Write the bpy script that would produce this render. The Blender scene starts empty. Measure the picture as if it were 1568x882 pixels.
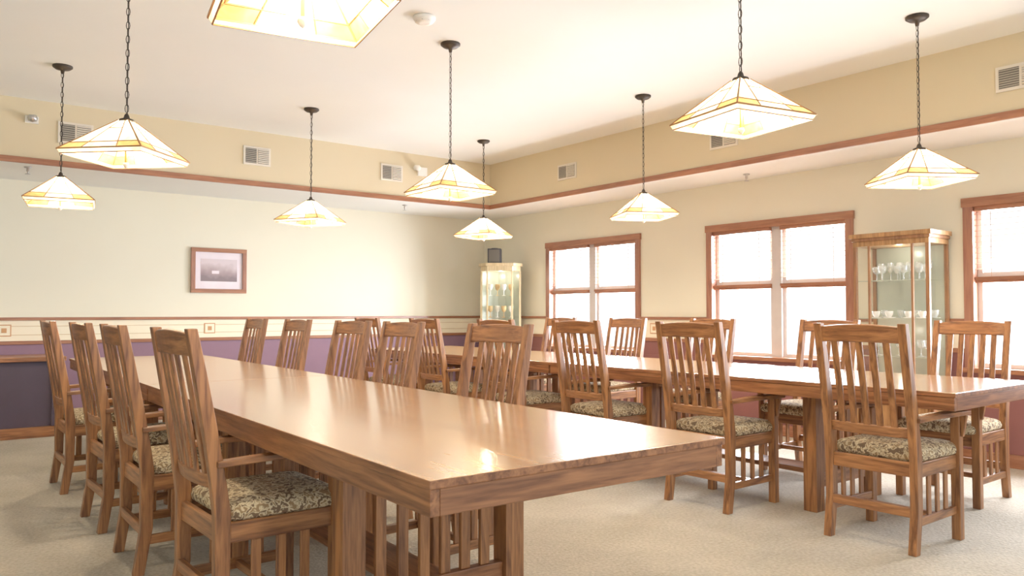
import bpy, math, random
from mathutils import Vector, Matrix
random.seed(4)
S = bpy.context.scene
COL = S.collection

# ------------------------------------------------------------ materials
def lin(c):
    return tuple(((x/255)/12.92 if x/255 <= 0.04045 else ((x/255+0.055)/1.055)**2.4) for x in c) + (1.0,)

def base(name):
    m = bpy.data.materials.new(name); m.use_nodes = True
    nt = m.node_tree
    return m, nt, nt.nodes["Principled BSDF"]

def plain(name, c, rough=0.6, metal=0.0, var=0.05, scale=6, bump=0.0, bscale=200, coat=0.0, emis=0):
    m, nt, b = base(name)
    tc = nt.nodes.new("ShaderNodeTexCoord")
    n = nt.nodes.new("ShaderNodeTexNoise"); n.inputs["Scale"].default_value = scale
    n.inputs["Detail"].default_value = 4
    nt.links.new(tc.outputs["Object"], n.inputs["Vector"])
    r = nt.nodes.new("ShaderNodeValToRGB")
    l = lin(c)
    r.color_ramp.elements[0].position = 0.3; r.color_ramp.elements[1].position = 0.7
    r.color_ramp.elements[0].color = tuple(x*(1-var) for x in l[:3])+(1,)
    r.color_ramp.elements[1].color = tuple(min(1, x*(1+var)) for x in l[:3])+(1,)
    nt.links.new(n.outputs["Fac"], r.inputs["Fac"])
    nt.links.new(r.outputs["Color"], b.inputs["Base Color"])
    b.inputs["Roughness"].default_value = rough
    b.inputs["Metallic"].default_value = metal
    b.inputs["Coat Weight"].default_value = coat
    return m

def wood(name, dark, light, axis="Z", rough=0.35, coat=0.15, sc=1.0, crough=0.15, spread=(0.5, 0.85)):
    m, nt, b = base(name)
    tc = nt.nodes.new("ShaderNodeTexCoord")
    mp = nt.nodes.new("ShaderNodeMapping")
    s = {"X": (1.2, 16, 16), "Y": (16, 1.2, 16), "Z": (16, 16, 1.2)}[axis]
    mp.inputs["Scale"].default_value = tuple(v*sc for v in s)
    nt.links.new(tc.outputs["Object"], mp.inputs["Vector"])
    n = nt.nodes.new("ShaderNodeTexNoise"); n.inputs["Scale"].default_value = 2.2
    n.inputs["Detail"].default_value = 6; n.inputs["Distortion"].default_value = 0.9
    nt.links.new(mp.outputs["Vector"], n.inputs["Vector"])
    n3 = nt.nodes.new("ShaderNodeTexNoise"); n3.inputs["Scale"].default_value = 9
    n3.inputs["Detail"].default_value = 3
    nt.links.new(mp.outputs["Vector"], n3.inputs["Vector"])
    mx = nt.nodes.new("ShaderNodeMath"); mx.operation = 'MULTIPLY_ADD'
    mx.inputs[1].default_value = 0.35
    nt.links.new(n3.outputs["Fac"], mx.inputs[0])
    nt.links.new(n.outputs["Fac"], mx.inputs[2])
    r = nt.nodes.new("ShaderNodeValToRGB")
    r.color_ramp.elements[0].position = spread[0]; r.color_ramp.elements[1].position = spread[1]
    r.color_ramp.elements[0].color = lin(dark); r.color_ramp.elements[1].color = lin(light)
    nt.links.new(mx.outputs[0], r.inputs["Fac"])
    nt.links.new(r.outputs["Color"], b.inputs["Base Color"])
    b.inputs["Roughness"].default_value = rough
    b.inputs["Coat Weight"].default_value = coat
    b.inputs["Coat Roughness"].default_value = crough
    return m

WALLC = (231, 227, 207)
M_wall = plain("wall_paint_cream", WALLC, 0.85, var=0.015, scale=1.5)
M_soff = plain("soffit_paint_tan", (216, 203, 172), 0.85, var=0.015, scale=1.5)
M_ceil = plain("ceiling_paint_white", (240, 242, 238), 0.9, var=0.01, scale=2)
M_purple = plain("wainscot_mauve", (134, 104, 124), 0.7, var=0.03)
M_maroon = plain("wainscot_maroon", (130, 82, 80), 0.7, var=0.03)
M_band = plain("border_cream", (243, 233, 208), 0.8, var=0.02)
M_line = plain("border_line_tan", (205, 180, 140), 0.8, var=0.02)
M_gold = plain("border_motif", (200, 150, 105), 0.8, var=0.02)
M_trimY = wood("trim_wood_y", (138, 88, 62), (168, 114, 84), "Y")
M_trimX = wood("trim_wood_x", (138, 88, 62), (168, 114, 84), "X")
M_trimZ = wood("trim_wood_z", (138, 90, 72), (168, 116, 92), "Z")
SP = (0.5, 0.84)
M_chZ = wood("oak_z", (104, 64, 38), (172, 118, 72), "Z", 0.42, spread=SP)
M_chX = wood("oak_x", (104, 64, 38), (172, 118, 72), "X", 0.42, spread=SP)
M_chY = wood("oak_y", (108, 66, 40), (176, 120, 74), "Y", 0.42, spread=SP)
M_tabEX = wood("table_edge_x", (106, 64, 38), (166, 112, 72), "X", 0.38, spread=SP)
M_tabEY = wood("table_edge_y", (106, 64, 38), (166, 112, 72), "Y", 0.38, spread=SP)
M_top = wood("table_top_oak", (162, 112, 66), (194, 146, 96), "X", 0.26, 0.7, 0.6, 0.14, spread=SP)
M_black = plain("black_iron", (64, 56, 50), 0.5, 0.5)
M_vent = plain("vent_metal", (225, 218, 204), 0.5)
M_dark = plain("vent_dark", (110, 106, 98), 0.7)
M_white = plain("white_plastic", (240, 238, 232), 0.5)
M_sash = plain("sash_white", (200, 194, 192), 0.5)
M_brass = plain("brass", (196, 160, 90), 0.35, 0.8)
M_came = plain("lead_came", (164, 118, 74), 0.5, 0.2)
M_chrome = plain("steel", (190, 190, 190), 0.3, 0.8)
M_cabW = wood("cabinet_oak", (138, 98, 60), (184, 142, 94), "Z")
M_cabP = wood("cabinet_post", (126, 86, 58), (162, 118, 80), "Z")
M_cabL = wood("cabinet_pale", (186, 166, 126), (216, 198, 158), "Z")
M_cabB = plain("cabinet_back", (180, 188, 174), 0.25, 0.0)
M_china = plain("china", (245, 243, 238), 0.2)
M_amberg = plain("amber_ware", (206, 170, 112), 0.25)
M_mat = plain("picture_mat", (232, 222, 230), 0.8)
M_spk = plain("speaker_black", (60, 62, 70), 0.6)
M_shadow = plain("under_table_shadow", (70, 58, 74), 0.6)  # dark colour standing in for the shade below the side table

def carpet():
    m, nt, b = base("carpet_beige")
    tc = nt.nodes.new("ShaderNodeTexCoord")
    n = nt.nodes.new("ShaderNodeTexNoise"); n.inputs["Scale"].default_value = 60; n.inputs["Detail"].default_value = 3
    n2 = nt.nodes.new("ShaderNodeTexNoise"); n2.inputs["Scale"].default_value = 1.6; n2.inputs["Detail"].default_value = 5
    nt.links.new(tc.outputs["Object"], n.inputs["Vector"]); nt.links.new(tc.outputs["Object"], n2.inputs["Vector"])
    a = nt.nodes.new("ShaderNodeMath"); a.operation = 'ADD'
    nt.links.new(n.outputs["Fac"], a.inputs[0]); nt.links.new(n2.outputs["Fac"], a.inputs[1])
    r = nt.nodes.new("ShaderNodeValToRGB")
    mr = nt.nodes.new("ShaderNodeMath"); mr.operation = 'MULTIPLY'; mr.inputs[1].default_value = 0.5
    nt.links.new(a.outputs[0], mr.inputs[0]); nt.links.new(mr.outputs[0], r.inputs["Fac"])
    r.color_ramp.elements[0].position = 0.36; r.color_ramp.elements[1].position = 0.64
    r.color_ramp.elements[0].color = lin((160, 151, 135)); r.color_ramp.elements[1].color = lin((196, 187, 171))
    nt.links.new(r.outputs["Color"], b.inputs["Base Color"]); b.inputs["Roughness"].default_value = 0.95
    w = nt.nodes.new("ShaderNodeTexVoronoi"); w.inputs["Scale"].default_value = 70
    nt.links.new(tc.outputs["Object"], w.inputs["Vector"])
    bp = nt.nodes.new("ShaderNodeBump"); bp.inputs["Strength"].default_value = 0.4; bp.inputs["Distance"].default_value = 0.008
    nt.links.new(w.outputs["Distance"], bp.inputs["Height"]); nt.links.new(bp.outputs["Normal"], b.inputs["Normal"])
    return m
M_carpet = carpet()

def fabric():
    m, nt, b = base("leaf_fabric")
    tc = nt.nodes.new("ShaderNodeTexCoord")
    n = nt.nodes.new("ShaderNodeTexNoise"); n.inputs["Scale"].default_value = 46
    n.inputs["Detail"].default_value = 1.5; n.inputs["Distortion"].default_value = 0.9
    nt.links.new(tc.outputs["Object"], n.inputs["Vector"])
    r = nt.nodes.new("ShaderNodeValToRGB"); e = r.color_ramp.elements
    e[0].position = 0.43; e[0].color = lin((116, 94, 72)); e[1].position = 0.49; e[1].color = lin((212, 196, 160))
    x = e.new(0.55); x.color = lin((212, 196, 160)); y = e.new(0.61); y.color = lin((150, 124, 90))
    nt.links.new(n.outputs["Fac"], r.inputs["Fac"]); nt.links.new(r.outputs["Color"], b.inputs["Base Color"])
    b.inputs["Roughness"].default_value = 0.9
    return m
M_fab = fabric()

def shade_glass(name, c, em, tr=0.45):
    m = bpy.data.materials.new(name); m.use_nodes = True; nt = m.node_tree; nt.nodes.clear()
    out = nt.nodes.new("ShaderNodeOutputMaterial")
    tc = nt.nodes.new("ShaderNodeTexCoord")
    n = nt.nodes.new("ShaderNodeTexNoise"); n.inputs["Scale"].default_value = 14; n.inputs["Detail"].default_value = 3
    n.inputs["Distortion"].default_value = 1.0
    nt.links.new(tc.outputs["Object"], n.inputs["Vector"])
    r = nt.nodes.new("ShaderNodeValToRGB"); l = lin(c)
    r.color_ramp.elements[0].position = 0.35; r.color_ramp.elements[1].position = 0.65
    r.color_ramp.elements[0].color = (l[0]*0.92, l[1]*0.83, l[2]*0.68, 1)
    r.color_ramp.elements[1].color = tuple(min(1, v*1.1) for v in l[:3])+(1,)
    nt.links.new(n.outputs["Fac"], r.inputs["Fac"])
    d = nt.nodes.new("ShaderNodeBsdfDiffuse"); t = nt.nodes.new("ShaderNodeBsdfTranslucent")
    e = nt.nodes.new("ShaderNodeEmission"); e.inputs["Strength"].default_value = em
    for q in (d, t, e): nt.links.new(r.outputs["Color"], q.inputs["Color"])
    mx = nt.nodes.new("ShaderNodeMixShader"); mx.inputs[0].default_value = tr
    nt.links.new(d.outputs[0], mx.inputs[1]); nt.links.new(t.outputs[0], mx.inputs[2])
    ad = nt.nodes.new("ShaderNodeAddShader")
    nt.links.new(mx.outputs[0], ad.inputs[0]); nt.links.new(e.outputs[0], ad.inputs[1])
    nt.links.new(ad.outputs[0], out.inputs["Surface"])
    return m
M_glassC = shade_glass("art_glass_cream", (252, 236, 204), 0.2, 0.3)
M_glassA = shade_glass("art_glass_amber", (230, 186, 124), 0.18, 0.3)

def blind_mat():
    m = bpy.data.materials.new("blind_slat"); m.use_nodes = True; nt = m.node_tree; nt.nodes.clear()
    out = nt.nodes.new("ShaderNodeOutputMaterial")
    d = nt.nodes.new("ShaderNodeBsdfDiffuse"); t = nt.nodes.new("ShaderNodeBsdfTranslucent")
    d.inputs[0].default_value = lin((190, 164, 144)); t.inputs[0].default_value = lin((200, 174, 154))
    mx = nt.nodes.new("ShaderNodeMixShader"); mx.inputs[0].default_value = 0.05
    nt.links.new(d.outputs[0], mx.inputs[1]); nt.links.new(t.outputs[0], mx.inputs[2])
    nt.links.new(mx.outputs[0], out.inputs["Surface"])
    return m
M_blind = blind_mat()

def clear_glass():
    m = bpy.data.materials.new("clear_glass"); m.use_nodes = True; nt = m.node_tree; nt.nodes.clear()
    out = nt.nodes.new("ShaderNodeOutputMaterial")
    t = nt.nodes.new("ShaderNodeBsdfTransparent"); t.inputs[0].default_value = (0.95, 0.97, 0.96, 1)
    g = nt.nodes.new("ShaderNodeBsdfGlossy"); g.inputs["Roughness"].default_value = 0.08
    mx = nt.nodes.new("ShaderNodeMixShader"); mx.inputs[0].default_value = 0.10
    nt.links.new(t.outputs[0], mx.inputs[1]); nt.links.new(g.outputs[0], mx.inputs[2])
    nt.links.new(mx.outputs[0], out.inputs["Surface"])
    return m
M_glass = clear_glass()

def ware_glass():
    m = bpy.data.materials.new("crystal_ware"); m.use_nodes = True; nt = m.node_tree; nt.nodes.clear()
    out = nt.nodes.new("ShaderNodeOutputMaterial")
    t = nt.nodes.new("ShaderNodeBsdfTransparent"); t.inputs[0].default_value = (0.9, 0.93, 0.92, 1)
    g = nt.nodes.new("ShaderNodeBsdfGlossy"); g.inputs["Roughness"].default_value = 0.12
    d = nt.nodes.new("ShaderNodeBsdfDiffuse"); d.inputs[0].default_value = (0.9, 0.93, 0.92, 1)
    m1 = nt.nodes.new("ShaderNodeMixShader"); m1.inputs[0].default_value = 0.5
    m2 = nt.nodes.new("ShaderNodeMixShader"); m2.inputs[0].default_value = 0.45
    nt.links.new(g.outputs[0], m1.inputs[1]); nt.links.new(d.outputs[0], m1.inputs[2])
    nt.links.new(t.outputs[0], m2.inputs[1]); nt.links.new(m1.outputs[0], m2.inputs[2])
    nt.links.new(m2.outputs[0], out.inputs["Surface"])
    return m
M_ware = ware_glass()

def art_print():
    m, nt, b = base("art_print")
    tc = nt.nodes.new("ShaderNodeTexCoord")
    sp = nt.nodes.new("ShaderNodeSeparateXYZ"); nt.links.new(tc.outputs["Object"], sp.inputs[0])
    n = nt.nodes.new("ShaderNodeTexNoise"); n.inputs["Scale"].default_value = 9
    nt.links.new(tc.outputs["Object"], n.inputs["Vector"])
    ma = nt.nodes.new("ShaderNodeMath"); ma.operation = 'MULTIPLY_ADD'; ma.inputs[1].default_value = 0.16
    nt.links.new(n.outputs["Fac"], ma.inputs[0]); nt.links.new(sp.outputs["Z"], ma.inputs[2])
    r = nt.nodes.new("ShaderNodeValToRGB"); e = r.color_ramp.elements
    e[0].position = 0.0; e[0].color = lin((130, 116, 122)); e[1].position = 0.16; e[1].color = lin((208, 196, 202))
    x = e.new(0.07); x.color = lin((168, 150, 154))
    nt.links.new(ma.outputs[0], r.inputs["Fac"]); nt.links.new(r.outputs["Color"], b.inputs["Base Color"])
    return m
M_print = art_print()

# ------------------------------------------------------------ mesh builder
class MB:
    def __init__(s): s.v = []; s.f = []; s.mi = []; s.mats = []; s.sm = []
    def m(s, mat):
        if mat not in s.mats: s.mats.append(mat)
        return s.mats.index(mat)
    def face(s, idx, mat, smooth=False):
        s.f.append(idx); s.mi.append(s.m(mat)); s.sm.append(smooth)
    def quad(s, pts, mat):
        b0 = len(s.v); s.v.extend(pts); s.face(tuple(range(b0, b0+len(pts))), mat)
    def box(s, x0, x1, y0, y1, z0, z1, mat, bottom=None, top=None):
        b = len(s.v)
        s.v += [(x0,y0,z0),(x1,y0,z0),(x1,y1,z0),(x0,y1,z0),(x0,y0,z1),(x1,y0,z1),(x1,y1,z1),(x0,y1,z1)]
        for i, q in enumerate([(3,2,1,0),(4,5,6,7),(0,1,5,4),(1,2,6,5),(2,3,7,6),(3,0,4,7)]):
            s.face(tuple(b+k for k in q), bottom if (bottom and i == 0) else (top if (top and i == 1) else mat))
    def sweep(s, pts, ax1, ax2, w1, w2, mat):
        a = Vector(ax1); c = Vector(ax2); b0 = len(s.v); n = len(pts)
        for i, p in enumerate(pts):
            p = Vector(p)
            u = (w1[i] if isinstance(w1, (list, tuple)) else w1)/2
            w = (w2[i] if isinstance(w2, (list, tuple)) else w2)/2
            for (e, g) in ((-1,-1),(1,-1),(1,1),(-1,1)):
                s.v.append(tuple(p + a*e*u + c*g*w))
        for i in range(n-1):
            for k in range(4):
                k2 = (k+1) % 4
                s.face((b0+i*4+k, b0+i*4+k2, b0+(i+1)*4+k2, b0+(i+1)*4+k), mat)
        s.face((b0+3, b0+2, b0+1, b0), mat)
        e = b0+(n-1)*4
        s.face((e, e+1, e+2, e+3), mat)
    def bar(s, p0, p1, w, mat, up=(0,0,1), t=None):
        p0 = Vector(p0); p1 = Vector(p1); d = (p1-p0).normalized()
        u = Vector(up)
        if abs(d.dot(u)) > 0.95: u = Vector((1,0,0))
        a = d.cross(u).normalized(); c = a.cross(d).normalized()
        s.sweep([p0, p1], a, c, w, t or w, mat)
    def lathe(s, prof, cx, cy, cz, mat, n=16):
        b0 = len(s.v)
        for (r, z) in prof:
            for k in range(n):
                a = 2*math.pi*k/n
                s.v.append((cx+r*math.cos(a), cy+r*math.sin(a), cz+z))
        for i in range(len(prof)-1):
            for k in range(n):
                k2 = (k+1) % n
                s.face((b0+i*n+k, b0+i*n+k2, b0+(i+1)*n+k2, b0+(i+1)*n+k), mat, True)
        s.face(tuple(b0+k for k in reversed(range(n))), mat)
        s.face(tuple(b0+(len(prof)-1)*n+k for k in range(n)), mat)
    def link(s, cx, cy, cz, L, R, r, rot, mat, N=10, K=4):
        b0 = len(s.v); ca, sa = math.cos(rot), math.sin(rot)
        for i in range(N):
            a = 2*math.pi*i/N
            for k in range(K):
                p = 2*math.pi*k/K
                x = (R + r*math.cos(p))*math.cos(a); z = (L + r*math.cos(p))*math.sin(a); y = r*math.sin(p)
                s.v.append((cx + x*ca - y*sa, cy + x*sa + y*ca, cz+z))
        for i in range(N):
            for k in range(K):
                i2 = (i+1) % N; k2 = (k+1) % K
                s.face((b0+i*K+k, b0+i2*K+k, b0+i2*K+k2, b0+i*K+k2), mat, True)
    def mesh(s, name):
        me = bpy.data.meshes.new(name)
        me.from_pydata(s.v, [], s.f)
        for m in s.mats: me.materials.append(m)
        me.polygons.foreach_set("material_index", s.mi)
        me.polygons.foreach_set("use_smooth", s.sm)
        me.update()
        return me
    def obj(s, name, loc=(0,0,0), rz=0, bevel=0, parent=None):
        return place(s.mesh(name), name, loc, rz, bevel, parent)

def place(me, name, loc=(0,0,0), rz=0, bevel=0, parent=None):
    o = bpy.data.objects.new(name, me); COL.objects.link(o)
    o.location = loc; o.rotation_euler = (0,0,math.radians(rz))
    if bevel:
        b = o.modifiers.new("bevel", 'BEVEL'); b.width = bevel; b.segments = 2
        b.limit_method = 'ANGLE'; b.angle_limit = math.radians(40)
    if parent: o.parent = parent
    return o

# ------------------------------------------------------------ room
XW, YW, XS, YS = 6.49, 8.97, 5.80, 7.90
ZL, ZC = 2.44, 3.00
XL, YR = -3.2, -2.6
b = MB(); b.box(XL, XW+0.15, YR, YW+0.15, -0.1, 0, M_carpet); b.obj("floor")
b = MB(); b.box(XL-0.15, XW+0.15, YR, YW+0.15, ZC, ZC+0.1, M_ceil); b.obj("ceiling")
b = MB(); b.box(XL, XW+0.15, YW, YW+0.15, 0, ZC, M_wall); b.obj("wall_back")
b = MB(); b.box(XL-0.15, XL, YR, YW+0.15, 0, ZC, M_wall); b.obj("wall_left")
b = MB(); b.box(XL, XW, YS, YW, ZL, ZC, M_soff, bottom=M_ceil); b.obj("ceiling_soffit_back")
b = MB(); b.box(XS, XW, YR, YS, ZL, ZC, M_soff, bottom=M_ceil); b.obj("ceiling_soffit_right")

WZ0, WZ1 = 0.69, 2.03
WIN = [(6.0, 7.61), (3.52, 5.085), (1.05, 2.63)]
b = MB()
b.box(XW, XW+0.15, YR, YW, 0, WZ0, M_wall)
b.box(XW, XW+0.15, YR, YW, WZ1, ZC, M_wall)
edges = [YR, 1.05, 2.63, 3.52, 5.085, 6.0, 7.61, YW]
for i in range(0, 8, 2):
    b.box(XW, XW+0.15, edges[i], edges[i+1], WZ0, WZ1, M_wall)
b.obj("wall_right")

ti = 1
def trim(f, name=None):
    global ti
    b = MB(); f(b)
    b.obj(name or "trim_%d" % ti, bevel=0.003); ti += 1
trim(lambda b: b.box(XL, XS-0.02, YS-0.022, YS, ZL-0.005, ZL+0.048, M_trimX))
trim(lambda b: b.box(XS-0.022, XS, YR, YS, ZL-0.005, ZL+0.048, M_trimY))
trim(lambda b: b.box(XL, XW-0.01, YW-0.025, YW, 1.07, 1.10, M_trimX))
trim(lambda b: b.box(XL, XW-0.01, YW-0.022, YW, 0.835, 0.87, M_trimX))
def band(b):
    b.box(XL, XW-0.01, YW-0.006, YW, 0.87, 1.07, M_band)
    for z in (0.925, 1.01): b.box(XL, XW-0.01, YW-0.008, YW-0.005, z, z+0.006, M_line)
    for x in (-1.15, 0.78, 2.71, 4.64):
        b.box(x-0.06, x+0.06, YW-0.010, YW-0.005, 0.915, 1.03, M_gold)
        b.box(x-0.05, x+0.05, YW-0.012, YW-0.006, 0.925, 1.02, M_band)
        b.box(x-0.022, x+0.022, YW-0.014, YW-0.006, 0.95, 0.995, M_gold)
trim(band)
trim(lambda b: b.box(XL, XW-0.01, YW-0.006, YW, 0.09, 0.835, M_purple), "wall_wainscot_back")
trim(lambda b: b.box(XL, XW-0.01, YW-0.018, YW, 0, 0.10, M_trimX), "baseboard_back")
trim(lambda b: b.box(XW-0.018, XW, YR, YW-0.02, 0, 0.10, M_trimY), "baseboard_right")
def rw(b):
    for (y0, y1) in ((YR, 1.05), (2.63, 3.52), (5.085, 6.0), (7.61, YW-0.01)):
        b.box(XW-0.006, XW, y0, y1, 0.69, 0.835, M_maroon)
        b.box(XW-0.006, XW, y0, y1, 0.87, 1.07, M_band)
        b.box(XW-0.025, XW, y0, y1, 1.07, 1.10, M_trimY)
        b.box(XW-0.022, XW, y0, y1, 0.835, 0.87, M_trimY)
        yc = (y0+y1)/2 if y0 > 0 else -1
        if y0 == 5.085: yc = 5.8
        b.box(XW-0.010, XW-0.005, yc-0.06, yc+0.06, 0.915, 1.03, M_gold)
        b.box(XW-0.012, XW-0.006, yc-0.05, yc+0.05, 0.925, 1.02, M_band)
        b.box(XW-0.014, XW-0.006, yc-0.022, yc+0.022, 0.95, 0.995, M_gold)
    b.box(XW-0.006, XW, YR, YW-0.01, 0.10, 0.69, M_maroon)
trim(rw, "wall_wainscot_right")

# windows
for i, (y0, y1) in enumerate(WIN):
    b = MB(); c = 0.07
    xi = XW-0.022
    b.box(xi, XW+0.1, y0, y0+c, WZ0, WZ1, M_trimZ)
    b.box(xi, XW+0.1, y1-c, y1, WZ0, WZ1, M_trimZ)
    b.box(xi-0.004, XW+0.1, y0-0.01, y1+0.01, WZ1-c, WZ1, M_trimY)
    b.box(xi-0.03, XW+0.1, y0-0.02, y1+0.02, WZ0, WZ0+0.035, M_trimY)
    ym = (y0+y1)/2
    b.box(XW+0.03, XW+0.1, ym-0.05, ym+0.05, WZ0+0.035, WZ1-c, M_sash)
    for (a0, a1) in ((y0+c, ym-0.05), (ym+0.05, y1-c)):
        b.box(XW+0.02, XW+0.09, a0, a1, 1.375, 1.42, M_trimY)
        t = 0.035
        for (z0, z1) in ((WZ0+0.035, 1.375), (1.42, WZ1-c)):
            b.box(XW+0.06, XW+0.09, a0, a0+t, z0, z1, M_sash)
            b.box(XW+0.06, XW+0.09, a1-t, a1, z0, z1, M_sash)
            b.box(XW+0.06, XW+0.09, a0+t, a1-t, z0, z0+t, M_sash)
        b.box(XW+0.0, XW+0.05, a0+0.005, a1-0.005, WZ1-c-0.035, WZ1-c, M_trimY)
        z = WZ1-c-0.06
        while z > 1.44:
            b.sweep([(XW+0.022, a0+0.008, z), (XW+0.022, a1-0.008, z)], Vector((1,0,0.12)).normalized(), (0,0,1), 0.044, 0.003, M_blind)
            z -= 0.042
        b.box(XW+0.0, XW+0.045, a0+0.005, a1-0.005, 1.395, 1.42, M_trimY)
        for yy in (a0+0.12, a1-0.12):
            b.box(XW-0.001, XW, yy-0.002, yy+0.002, 1.42, WZ1-c-0.04, M_blind)
    b.obj("window_%d" % (i+1))

# vents
def vent(name, x, y, z, w, h, face):
    b = MB()
    b.box(-w/2, w/2, -0.012, 0, -h/2, h/2, M_vent)
    for k, (xa, xb, dk) in enumerate(((-w/2+0.02, -0.008, True), (0.008, w/2-0.02, False))):
        b.box(xa, xb, -0.0135, -0.01, -h/2+0.02, h/2-0.02, M_dark)
        n = 8
        for j in range(n):
            zz = -h/2+0.03+j*(h-0.06)/(n-1)
            b.sweep([(xa, -0.016, zz), (xb, -0.016, zz)], Vector((0, 1, 0.8 if dk else -0.8)).normalized(), (0,0.3,1), 0.003 if dk else 0.016, 0.002 if dk else 0.004, M_vent)
    b.obj(name, (x, y, z), rz=0 if face == 'Y' else -90)
for (x, w) in ((1.2, 0.28), (2.84, 0.28), (4.40, 0.28)):
    vent("air_vent", x, YS, 2.745, w, 0.19, 'Y')
for y in (6.45, 4.35, 1.98):
    vent("air_vent", XS, y, 2.71, 0.3, 0.17, 'X')

b = MB(); b.lathe([(0.07, 0), (0.07, -0.015), (0.055, -0.035), (0.03, -0.042)], 0, 0, 0, M_white, 24)
for a in range(8):
    t = a*math.pi/4
    b.box(0.05*math.cos(t)-0.006, 0.05*math.cos(t)+0.006, 0.05*math.sin(t)-0.006, 0.05*math.sin(t)+0.006, -0.034, -0.02, M_dark)
b.obj("smoke_detector", (2.55, 4.17, ZC-0.001))
spr = MB()
spr.lathe([(0.03, 0), (0.03, -0.008), (0.012, -0.012), (0.012, -0.04), (0.006, -0.045), (0.006, -0.06), (0.022, -0.062), (0.022, -0.066)], 0, 0, 0, M_chrome, 14)
sm = spr.mesh("sprinkler_head")
for p in ((4.75, 8.2), (6.2, 4.4), (0.86, 8.1)):
    place(sm, "sprinkler_head", (p[0], p[1], ZL-0.001))
b = MB()
b.box(-0.05, 0.05, -0.02, 0, -0.03, 0.03, M_white)
b.lathe([(0.0, -0.03), (0.032, -0.02), (0.04, 0.01), (0.03, 0.03), (0.0, 0.035)], 0.0, -0.055, 0.0, M_chrome, 14)
b.obj("emergency_light", (0.86, YS, 2.82))
b = MB()
b.box(-0.06, 0.06, -0.03, 0, -0.05, 0.05, M_white)
b.lathe([(0.0, -0.03), (0.04, -0.02), (0.045, 0.01), (0.03, 0.03), (0.0, 0.035)], -0.09, -0.05, 0.03, M_white, 14)
b.obj("emergency_light", (4.80, YS, 2.80))

# picture
b = MB()
w, h, t = 0.61, 0.50, 0.045
b.box(-w/2, w/2, -0.03, 0, h/2-t, h/2, M_trimX); b.box(-w/2, w/2, -0.03, 0, -h/2, -h/2+t, M_trimX)
b.box(-w/2, -w/2+t, -0.03, 0, -h/2+t, h/2-t, M_trimZ); b.box(w/2-t, w/2, -0.03, 0, -h/2+t, h/2-t, M_trimZ)
b.box(-w/2+t, w/2-t, -0.012, 0, -h/2+t, h/2-t, M_mat)
b.box(-0.20, 0.20, -0.014, -0.011, -0.12, 0.13, M_print)
b.box(-0.08, 0.0, -0.015, -0.012, -0.035, 0.0, M_mat)
b.obj("framed_picture", (2.805, YW, 1.615), bevel=0.003)

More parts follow.
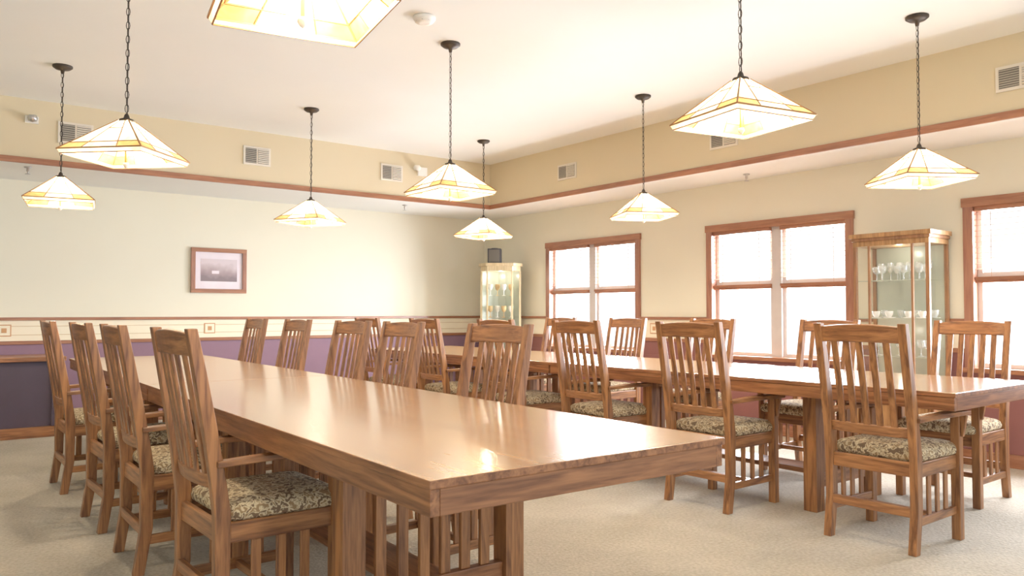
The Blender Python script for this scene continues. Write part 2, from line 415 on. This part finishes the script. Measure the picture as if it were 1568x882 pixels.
# ------------------------------------------------------------ chair
def chair_mesh():
    b = MB()
    def backx(z):
        return 0 if z < 0.46 else -0.11*((z-0.46)/0.64)**1.15
    for sy in (-1, 1):
        y = sy*0.215
        zs = [0.0, 0.2, 0.46, 0.62, 0.78, 0.94, 1.095]
        pts = [((-0.03 if z == 0 else backx(z)), y, z) for z in zs]
        b.sweep(pts, (1,0,0), (0,1,0), [0.045,0.05,0.055,0.05,0.046,0.042,0.034], [0.04]*7, M_chZ)
        b.sweep([(0.42, sy*0.225, 0), (0.42, sy*0.225, 0.625)], (1,0,0), (0,1,0), 0.045, 0.045, M_chZ)
        b.sweep([(-0.025, sy*0.232, 0.635), (0.15, sy*0.238, 0.642), (0.36, sy*0.24, 0.642), (0.475, sy*0.24, 0.640)],
                (0,1,0), (0,0,1), [0.04, 0.055, 0.078, 0.072], [0.022]*4, M_chX)
        b.sweep([(0.42, sy*0.255, 0.52), (0.42, sy*0.262, 0.63)], (1,0,0), (0,1,0), 0.02, [0.01, 0.035], M_chZ)
        b.box(0.02, 0.40, sy*0.218-0.012, sy*0.218+0.012, 0.36, 0.43, M_chX)
        b.box(0.0, 0.40, sy*0.218-0.011, sy*0.218+0.011, 0.13, 0.17, M_chX)
        for x in (0.12, 0.21, 0.30):
            b.box(x-0.018, x+0.018, sy*0.218-0.006, sy*0.218+0.006, 0.17, 0.36, M_chZ)
    b.box(0.407, 0.432, -0.205, 0.205, 0.355, 0.43, M_chY)
    b.box(-0.012, 0.012, -0.2, 0.2, 0.36, 0.43, M_chY)
    b.box(-0.024, -0.002, -0.2, 0.2, 0.17, 0.215, M_chY)
    b.box(0.20, 0.225, -0.21, 0.21, 0.135, 0.165, M_chY)
    def bow(y): return -0.022*(1-(y/0.2)**2)
    N = 8
    ys = [-0.2+0.4*k/N for k in range(N+1)]
    up = Vector((-0.17, 0, 1)).normalized(); fw = Vector((1, 0, 0.17)).normalized()
    pts = [(backx(1.04)+bow(y), y, 1.04+0.008*(1-(y/0.2)**2)) for y in ys]
    b.sweep(pts, fw, up, 0.022, [0.078+0.010*(1-(y/0.2)**2) for y in ys], M_chY)
    pts = [(backx(0.57)+bow(y), y, 0.57) for y in ys]
    b.sweep(pts, fw, up, 0.022, 0.05, M_chY)
    for k in range(5):
        y = -0.132+0.066*k
        zs = [0.585, 0.7, 0.85, 1.01]
        b.sweep([(backx(z)+bow(y), y, z) for z in zs], (1,0,0), (0,1,0), 0.012, 0.034, M_chZ)
    rings = [(0.018, 0.425), (0.003, 0.437), (0, 0.455), (0.006, 0.475), (0.02, 0.487), (0.05, 0.496), (0.11, 0.502)]
    x0, x1, yh = -0.0, 0.465, 0.235
    b0 = len(b.v); K = 6; n = 4*(K+1)
    for (ins, z) in rings:
        R = 0.04
        cx = [(x1-ins-R, yh-ins-R), (x0+ins+R+0.02, yh-ins-R-0.01), (x0+ins+R+0.02, -yh+ins+R+0.01), (x1-ins-R, -yh+ins+R)]
        for q, (px, py) in enumerate(cx):
            for k in range(K+1):
                a = math.pi/2*(q + k/K)
                b.v.append((px+R*math.cos(a), py+R*math.sin(a), z))
    for i in range(len(rings)-1):
        for k in range(n):
            k2 = (k+1) % n
            b.face((b0+i*n+k, b0+i*n+k2, b0+(i+1)*n+k2, b0+(i+1)*n+k), M_fab, True)
    b.face(tuple(b0+(len(rings)-1)*n+k for k in range(n)), M_fab, True)
    b.face(tuple(b0+k for k in reversed(range(n))), M_fab)
    return b.mesh("dining_chair")
CH = chair_mesh()
chairs = [(0.87,2.95,1),(0.87,3.95,-1),(0.87,4.78,1),(0.86,5.9,0),
          (2.17,3.02,182),(2.23,4.05,178),(2.27,4.78,181),(2.33,5.84,180),(2.40,6.93,180),
          (3.83,2.0,0),(3.77,3.02,1),(3.80,4.03,0),(3.80,4.96,-1),(3.80,6.03,0),(3.80,7.12,1),
          (5.42,2.2,180),(5.42,3.2,180),(5.42,4.28,180),(5.42,5.28,180),(5.42,6.25,180)]
for (x, y, r) in chairs:
    place(CH, "dining_chair", (x, y, 0), r, 0.0035)

# ------------------------------------------------------------ tables
def table_mesh(L=3.0, W=1.06):
    b = MB()
    b.box(0.002, L-0.002, -W/2, W/2, 0.738, 0.76, M_tabEX, top=M_top)
    e = 0.005; t = 0.028
    b.box(0.004+e, L-0.004-e, -W/2+e, -W/2+e+t, 0.672, 0.738, M_tabEX)
    b.box(0.004+e, L-0.004-e, W/2-e-t, W/2-e, 0.672, 0.738, M_tabEX)
    b.box(0.004+e, 0.004+e+t, -W/2+e+t, W/2-e-t, 0.672, 0.738, M_tabEY)
    b.box(L-0.004-e-t, L-0.004-e, -W/2+e+t, W/2-e-t, 0.672, 0.738, M_tabEY)
    for x in (0.87, 2.12):
        for y in (-0.33, 0.33):
            b.box(x-0.042, x+0.042, y-0.042, y+0.042, 0, 0.738, M_chZ)
        b.box(x-0.02, x+0.02, -0.288, 0.288, 0.62, 0.738, M_tabEY)
        b.box(x-0.02, x+0.02, -0.288, 0.288, 0.13, 0.21, M_tabEY)
        for k in range(6):
            y = -0.215+k*0.086
            b.box(x-0.01, x+0.01, y-0.02, y+0.02, 0.21, 0.62, M_chZ)
    b.box(0.89, 2.10, -0.10, 0.10, 0.155, 0.185, M_tabEX)
    b.box(0.89, 2.10, -0.015, 0.015, 0.64, 0.738, M_tabEX)
    return b.mesh("dining_table")
TM = table_mesh()
def put_table(x, y, ang):
    a = math.radians(90-ang)
    for k in range(2):
        place(TM, "dining_table", (x+3.0*k*math.cos(a), y+3.0*k*math.sin(a), 0), 90-ang, 0.003)
put_table(0.97+0.53, 1.54, 1.5)
put_table(4.0+0.53, 1.67, 0.0)

b = MB()
b.box(-2.4, 1.22, 8.32, 8.93, 0.70, 0.74, M_tabEX)
b.box(-2.36, 1.16, 8.38, 8.92, 0.10, 0.70, M_shadow)  # dark body added as painted shadow under the side table top
b.box(-2.37, 1.17, 8.37, 8.925, 0.0, 0.10, M_tabEX)
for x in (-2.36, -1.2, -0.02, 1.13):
    b.box(x-0.02, x+0.03, 8.36, 8.38, 0.1, 0.70, M_shadow)
for x in (-1.76, -0.6, 0.56):
    b.box(x-0.04, x+0.04, 8.36, 8.38, 0.54, 0.555, M_brass)
b.obj("side_table", bevel=0.003)

# ------------------------------------------------------------ pendant lamps
ZA = 2.17
def lamp_mesh(za=ZA):
    b = MB()
    top = -(ZC-za)
    b.lathe([(0.068, 0), (0.068, -0.012), (0.05, -0.026), (0.015, -0.034), (0.01, -0.06)], 0, 0, 0, M_black, 20)
    z = -0.07; i = 0
    while z > top+0.03:
        b.link(0, 0, z, 0.023, 0.009, 0.0022, (math.pi/2)*(i % 2)+0.3, M_black); z -= 0.037; i += 1
    b.bar((0.004, 0, -0.03), (0.004, 0, top), 0.0035, M_black)
    b.lathe([(0.006, 0.03), (0.012, 0.02), (0.016, 0.005), (0.036, -0.002), (0.04, -0.014)], 0, 0, top, M_black, 16)
    t = 0.03; s = 0.228; z0 = top-0.010; z1 = top-0.195; z2 = z1-0.022; s2 = 0.217; bk = 0.80
    def P(q, u, v):
        r = t+(s-t)*v; z = z0+(z1-z0)*v
        x, y = r, r*u
        a = q*math.pi/2
        return (x*math.cos(a)-y*math.sin(a), x*math.sin(a)+y*math.cos(a), z)
    for q in range(4):
        us = [-1, -0.42, 0.42, 1]
        for k in range(3):
            b.quad([P(q, us[k], 0), P(q, us[k], bk), P(q, us[k+1], bk), P(q, us[k+1], 0)], M_glassC)
            b.quad([P(q, us[k], bk), P(q, us[k], 1), P(q, us[k+1], 1), P(q, us[k+1], bk)], M_glassA if k != 1 else M_glassC)
        for u in us[:3]:
            b.bar(P(q, u, 0), P(q, u, 1), 0.0045 if u != -1 else 0.0065, M_came)
        b.bar(P(q, -1, bk), P(q, 1, bk), 0.0045, M_came)
        b.bar(P(q, -0.42, 0.3), P(q, 0.42, 0.3), 0.0045, M_came)
        b.bar(P(q, -1, 1), P(q, 1, 1), 0.0065, M_came)
        a = q*math.pi/2
        def R(x, y, z): return (x*math.cos(a)-y*math.sin(a), x*math.sin(a)+y*math.cos(a), z)
        b.quad([R(s, -s, z1), R(s2, -s2, z2), R(s2, s2, z2), R(s, s, z1)], M_glassC)
        b.bar(R(s2, -s2, z2), R(s2, s2, z2), 0.0045, M_came)
    b.bar((0, 0, top), (0, 0, z2-0.02), 0.010, M_brass)
    b.lathe([(0.0, 0.0), (0.012, -0.004), (0.016, -0.015), (0.008, -0.028), (0.0, -0.034)], 0, 0, z2-0.012, M_white, 12)
    return b.mesh("pendant_lamp")
LM = lamp_mesh(); LM2 = lamp_mesh(2.225)
LAMPS = [(0.92,6.68,-10),(0.92,4.5,45),(2.95,4.48,0),(2.91,6.71,-58),(4.92,6.82,-70),(4.97,4.56,-28),(4.98,2.27,-32),(3.02,2.17,-12),(0.89,2.12,-10)]
for i, (x, y, r) in enumerate(LAMPS):
    hi = i >= 7
    o = place(LM2 if hi else LM, "pendant_lamp", (x, y, ZC), r)
    l = bpy.data.lights.new("bulb", 'POINT'); l.energy = 22; l.color = (1.0, 0.88, 0.68); l.shadow_soft_size = 0.045
    lo = bpy.data.objects.new("bulb", l); COL.objects.link(lo); lo.parent = o
    lo.location = (0.055, 0.0, -(ZC-(2.225 if hi else ZA))-0.14)

# ------------------------------------------------------------ cabinets
def goblet(b, x, y, z, h, r, m):
    b.lathe([(r*0.8, 0), (r*0.75, 0.004), (0.005, 0.008), (0.005, h*0.45), (r*0.7, h*0.55), (r, h*0.8), (r*0.9, h)], x, y, z, m, 12)
def cup(b, x, y, z, h, r, m):
    b.lathe([(r*0.5, 0), (r*0.55, h*0.1), (r*0.9, h*0.5), (r, h)], x, y, z+0.006, m, 14)
    b.lathe([(r*0.7, 0), (r*1.45, 0.006), (r*1.5, 0.008)], x, y, z, m, 14)
def plate(b, x, y, z, r, m):
    n = 16; b0 = len(b.v)
    for rr, dx in ((r, 0), (r*0.65, 0.012)):
        for k in range(n):
            a = 2*math.pi*k/n; b.v.append((x+dx+0.2*rr*math.sin(a), y+rr*math.cos(a), z+r+rr*math.sin(a)))
    for k in range(n):
        k2 = (k+1) % n; b.face((b0+k, b0+k2, b0+n+k2, b0+n+k), m, True)
    b.face(tuple(b0+n+k for k in range(n)), m, True)

def cab_light(parent, loc, e):
    l = bpy.data.lights.new("cabinet_bulb", 'POINT'); l.energy = e; l.color = (1, 0.9, 0.75); l.shadow_soft_size = 0.02
    o = bpy.data.objects.new("cabinet_bulb", l); COL.objects.link(o); o.parent = parent; o.location = loc

def big_cabinet():
    b = MB(); x0, x1, y0, y1, H = 6.12, 6.46, 2.73, 3.33, 1.78
    b.box(x0-0.025, x1, y0-0.025, y1+0.025, H-0.035, H, M_cabW)
    b.box(x0-0.010, x1, y0-0.010, y1+0.010, H-0.06, H-0.035, M_cabP)
    b.box(x0, x1, y0, y1, H-0.10, H-0.06, M_cabW)
    b.box(x0, x1, y0, y1, 0.08, 0.44, M_cabW)
    b.box(x0-0.02, x1, y0-0.02, y1+0.02, 0.44, 0.47, M_cabW)
    b.box(x0-0.015, x1, y0-0.015, y1+0.015, 0.0, 0.09, M_cabW)
    p = 0.028
    for (x, y) in ((x0, y0), (x0, y1-p), (x1-p, y0), (x1-p, y1-p)):
        b.box(x, x+p, y, y+p, 0.47, H-0.1, M_cabP)
    for y in (y0+0.12, y1-0.14):
        b.box(x0, x0+0.018, y, y+0.018, 0.47, H-0.10, M_cabP)
    b.box(x1-0.012, x1-0.005, y0+p, y1-p, 0.47, H-0.10, M_cabB)
    for z in (0.80, 1.10, 1.40):
        b.quad([(x0+0.03,y0+0.02,z),(x1-0.02,y0+0.02,z),(x1-0.02,y1-0.02,z),(x0+0.03,y1-0.02,z)], M_glass)
        b.box(x0+0.026, x0+0.032, y0+0.02, y1-0.02, z-0.004, z+0.004, M_cabB)
    za, zb = 0.47, H-0.10
    b.quad([(x0+0.01,y0+p,za),(x0+0.01,y1-p,za),(x0+0.01,y1-p,zb),(x0+0.01,y0+p,zb)], M_glass)
    b.quad([(x0+p,y0+0.01,za),(x1-p,y0+0.01,za),(x1-p,y0+0.01,zb),(x0+p,y0+0.01,zb)], M_glass)
    b.quad([(x0+p,y1-0.01,za),(x1-p,y1-0.01,za),(x1-p,y1-0.01,zb),(x0+p,y1-0.01,zb)], M_glass)
    for k in range(6):
        goblet(b, 6.24+0.08*(k % 2), 2.81+0.085*k, 1.402, 0.12, 0.033, M_ware)
        goblet(b, 6.26+0.07*(k % 2), 2.81+0.085*k, 0.802, 0.13, 0.034, M_ware)
        goblet(b, 6.38, 2.85+0.075*k, 1.402, 0.15, 0.03, M_ware)
    for k in range(4):
        cup(b, 6.22+0.05*(k % 2), 2.83+0.13*k, 1.102, 0.05, 0.032, M_china)
        cup(b, 6.36, 2.80+0.13*k, 1.102, 0.06, 0.032, M_ware)
    for k in range(3):
        plate(b, 6.37, 2.87+0.16*k, 0.475, 0.075, M_china)
    o = b.obj("china_cabinet", bevel=0.003)
    cab_light(o, (6.28, 3.03, H-0.15), 0.8); cab_light(o, (6.28, 3.03, 1.0), 0.3)
big_cabinet()

def corner_cabinet():
    b = MB(); H = 1.78
    fp = [(-0.17,-0.17),(0.17,-0.17),(0.27,-0.03),(0.27,0.03),(0.05,0.22),(-0.05,0.22),(-0.27,0.03),(-0.27,-0.03)]
    def slab(sc, z0, z1, m):
        b0 = len(b.v); n = len(fp)
        for z in (z0, z1):
            for (x, y) in fp: b.v.append((x*sc, y*sc, z))
        for k in range(n):
            k2 = (k+1) % n; b.face((b0+k, b0+k2, b0+n+k2, b0+n+k), m)
        b.face(tuple(b0+k for k in reversed(range(n))), m); b.face(tuple(b0+n+k for k in range(n)), m)
    slab(1.0, 0.0, 0.10, M_cabL); slab(0.93, 0.10, 0.42, M_cabL); slab(1.0, 0.42, 0.45, M_cabL)
    slab(0.95, H-0.10, H-0.04, M_cabL); slab(1.04, H-0.04, H, M_cabL)
    for z in (0.78, 1.08, 1.36):
        b.quad([(x*0.9, y*0.9, z) for (x, y) in fp], M_glass)
    for (x, y) in fp[:4]+fp[6:]:
        b.box(x*0.93-0.011, x*0.93+0.011, y*0.93-0.011, y*0.93+0.011, 0.45, H-0.10, M_cabL)
    for (p, q) in ((4, 3), (5, 4), (6, 5)):
        x0, y0 = fp[p]; x1, y1 = fp[q]
        b.quad([(x0*0.92,y0*0.92,0.45),(x1*0.92,y1*0.92,0.45),(x1*0.92,y1*0.92,H-0.10),(x0*0.92,y0*0.92,H-0.10)], M_cabB)
    for (p, q) in ((0, 1), (1, 2), (7, 0)):
        x0, y0 = fp[p]; x1, y1 = fp[q]
        b.quad([(x0*0.93,y0*0.93,0.45),(x1*0.93,y1*0.93,0.45),(x1*0.93,y1*0.93,H-0.10),(x0*0.93,y0*0.93,H-0.10)], M_glass)
    for z in (0.45, 0.782, 1.082, 1.362):
        for k in range(4):
            goblet(b, -0.13+0.087*k, -0.04+0.06*(k % 2), z, 0.15, 0.035, M_china if (k+int(z*10)) % 2 else M_amberg)
    o = b.obj("corner_curio_cabinet", (6.12, 8.1, 0), rz=-42, bevel=0.003)
    cab_light(o, (0, 0.02, H-0.15), 1.2)
corner_cabinet()
b = MB()
b.box(-0.085, 0.085, -0.08, 0.08, 0, 0.19, M_spk)
b.lathe([(0.05, 0), (0.045, 0.01), (0.02, 0.004)], 0, 0, 0.19, M_spk, 16)
b.box(-0.07, 0.07, -0.086, -0.079, 0.015, 0.175, M_dark)
b.obj("speaker", (6.06, 8.15, 1.781), rz=-42, bevel=0.006)

# ------------------------------------------------------------ light
w = bpy.data.worlds.new("sky"); S.world = w; w.use_nodes = True
bg = w.node_tree.nodes["Background"]; bg.inputs[0].default_value = (0.95, 0.97, 1.0, 1); bg.inputs[1].default_value = 1.3
for (y0, y1) in WIN:
    l = bpy.data.lights.new("daylight", 'AREA'); l.shape = 'RECTANGLE'; l.size = 1.3; l.size_y = y1-y0
    l.energy = 240; l.color = (0.89, 0.93, 1.0)
    o = bpy.data.objects.new("window_daylight", l); COL.objects.link(o)
    o.location = (XW+0.35, (y0+y1)/2, 1.40); o.rotation_euler = (0, math.radians(90), 0)

# ------------------------------------------------------------ camera
cam = bpy.data.cameras.new("camera"); cam.lens = 27.55; cam.sensor_width = 36; cam.clip_start = 0.05
co = bpy.data.objects.new("camera", cam); COL.objects.link(co)
co.location = (0, 0, 1.15); co.rotation_euler = (math.radians(91.77), 0, math.radians(-37.9))
S.camera = co
S.view_settings.view_transform = 'Standard'
S.view_settings.exposure = 0.42
S.view_settings.gamma = 1.13
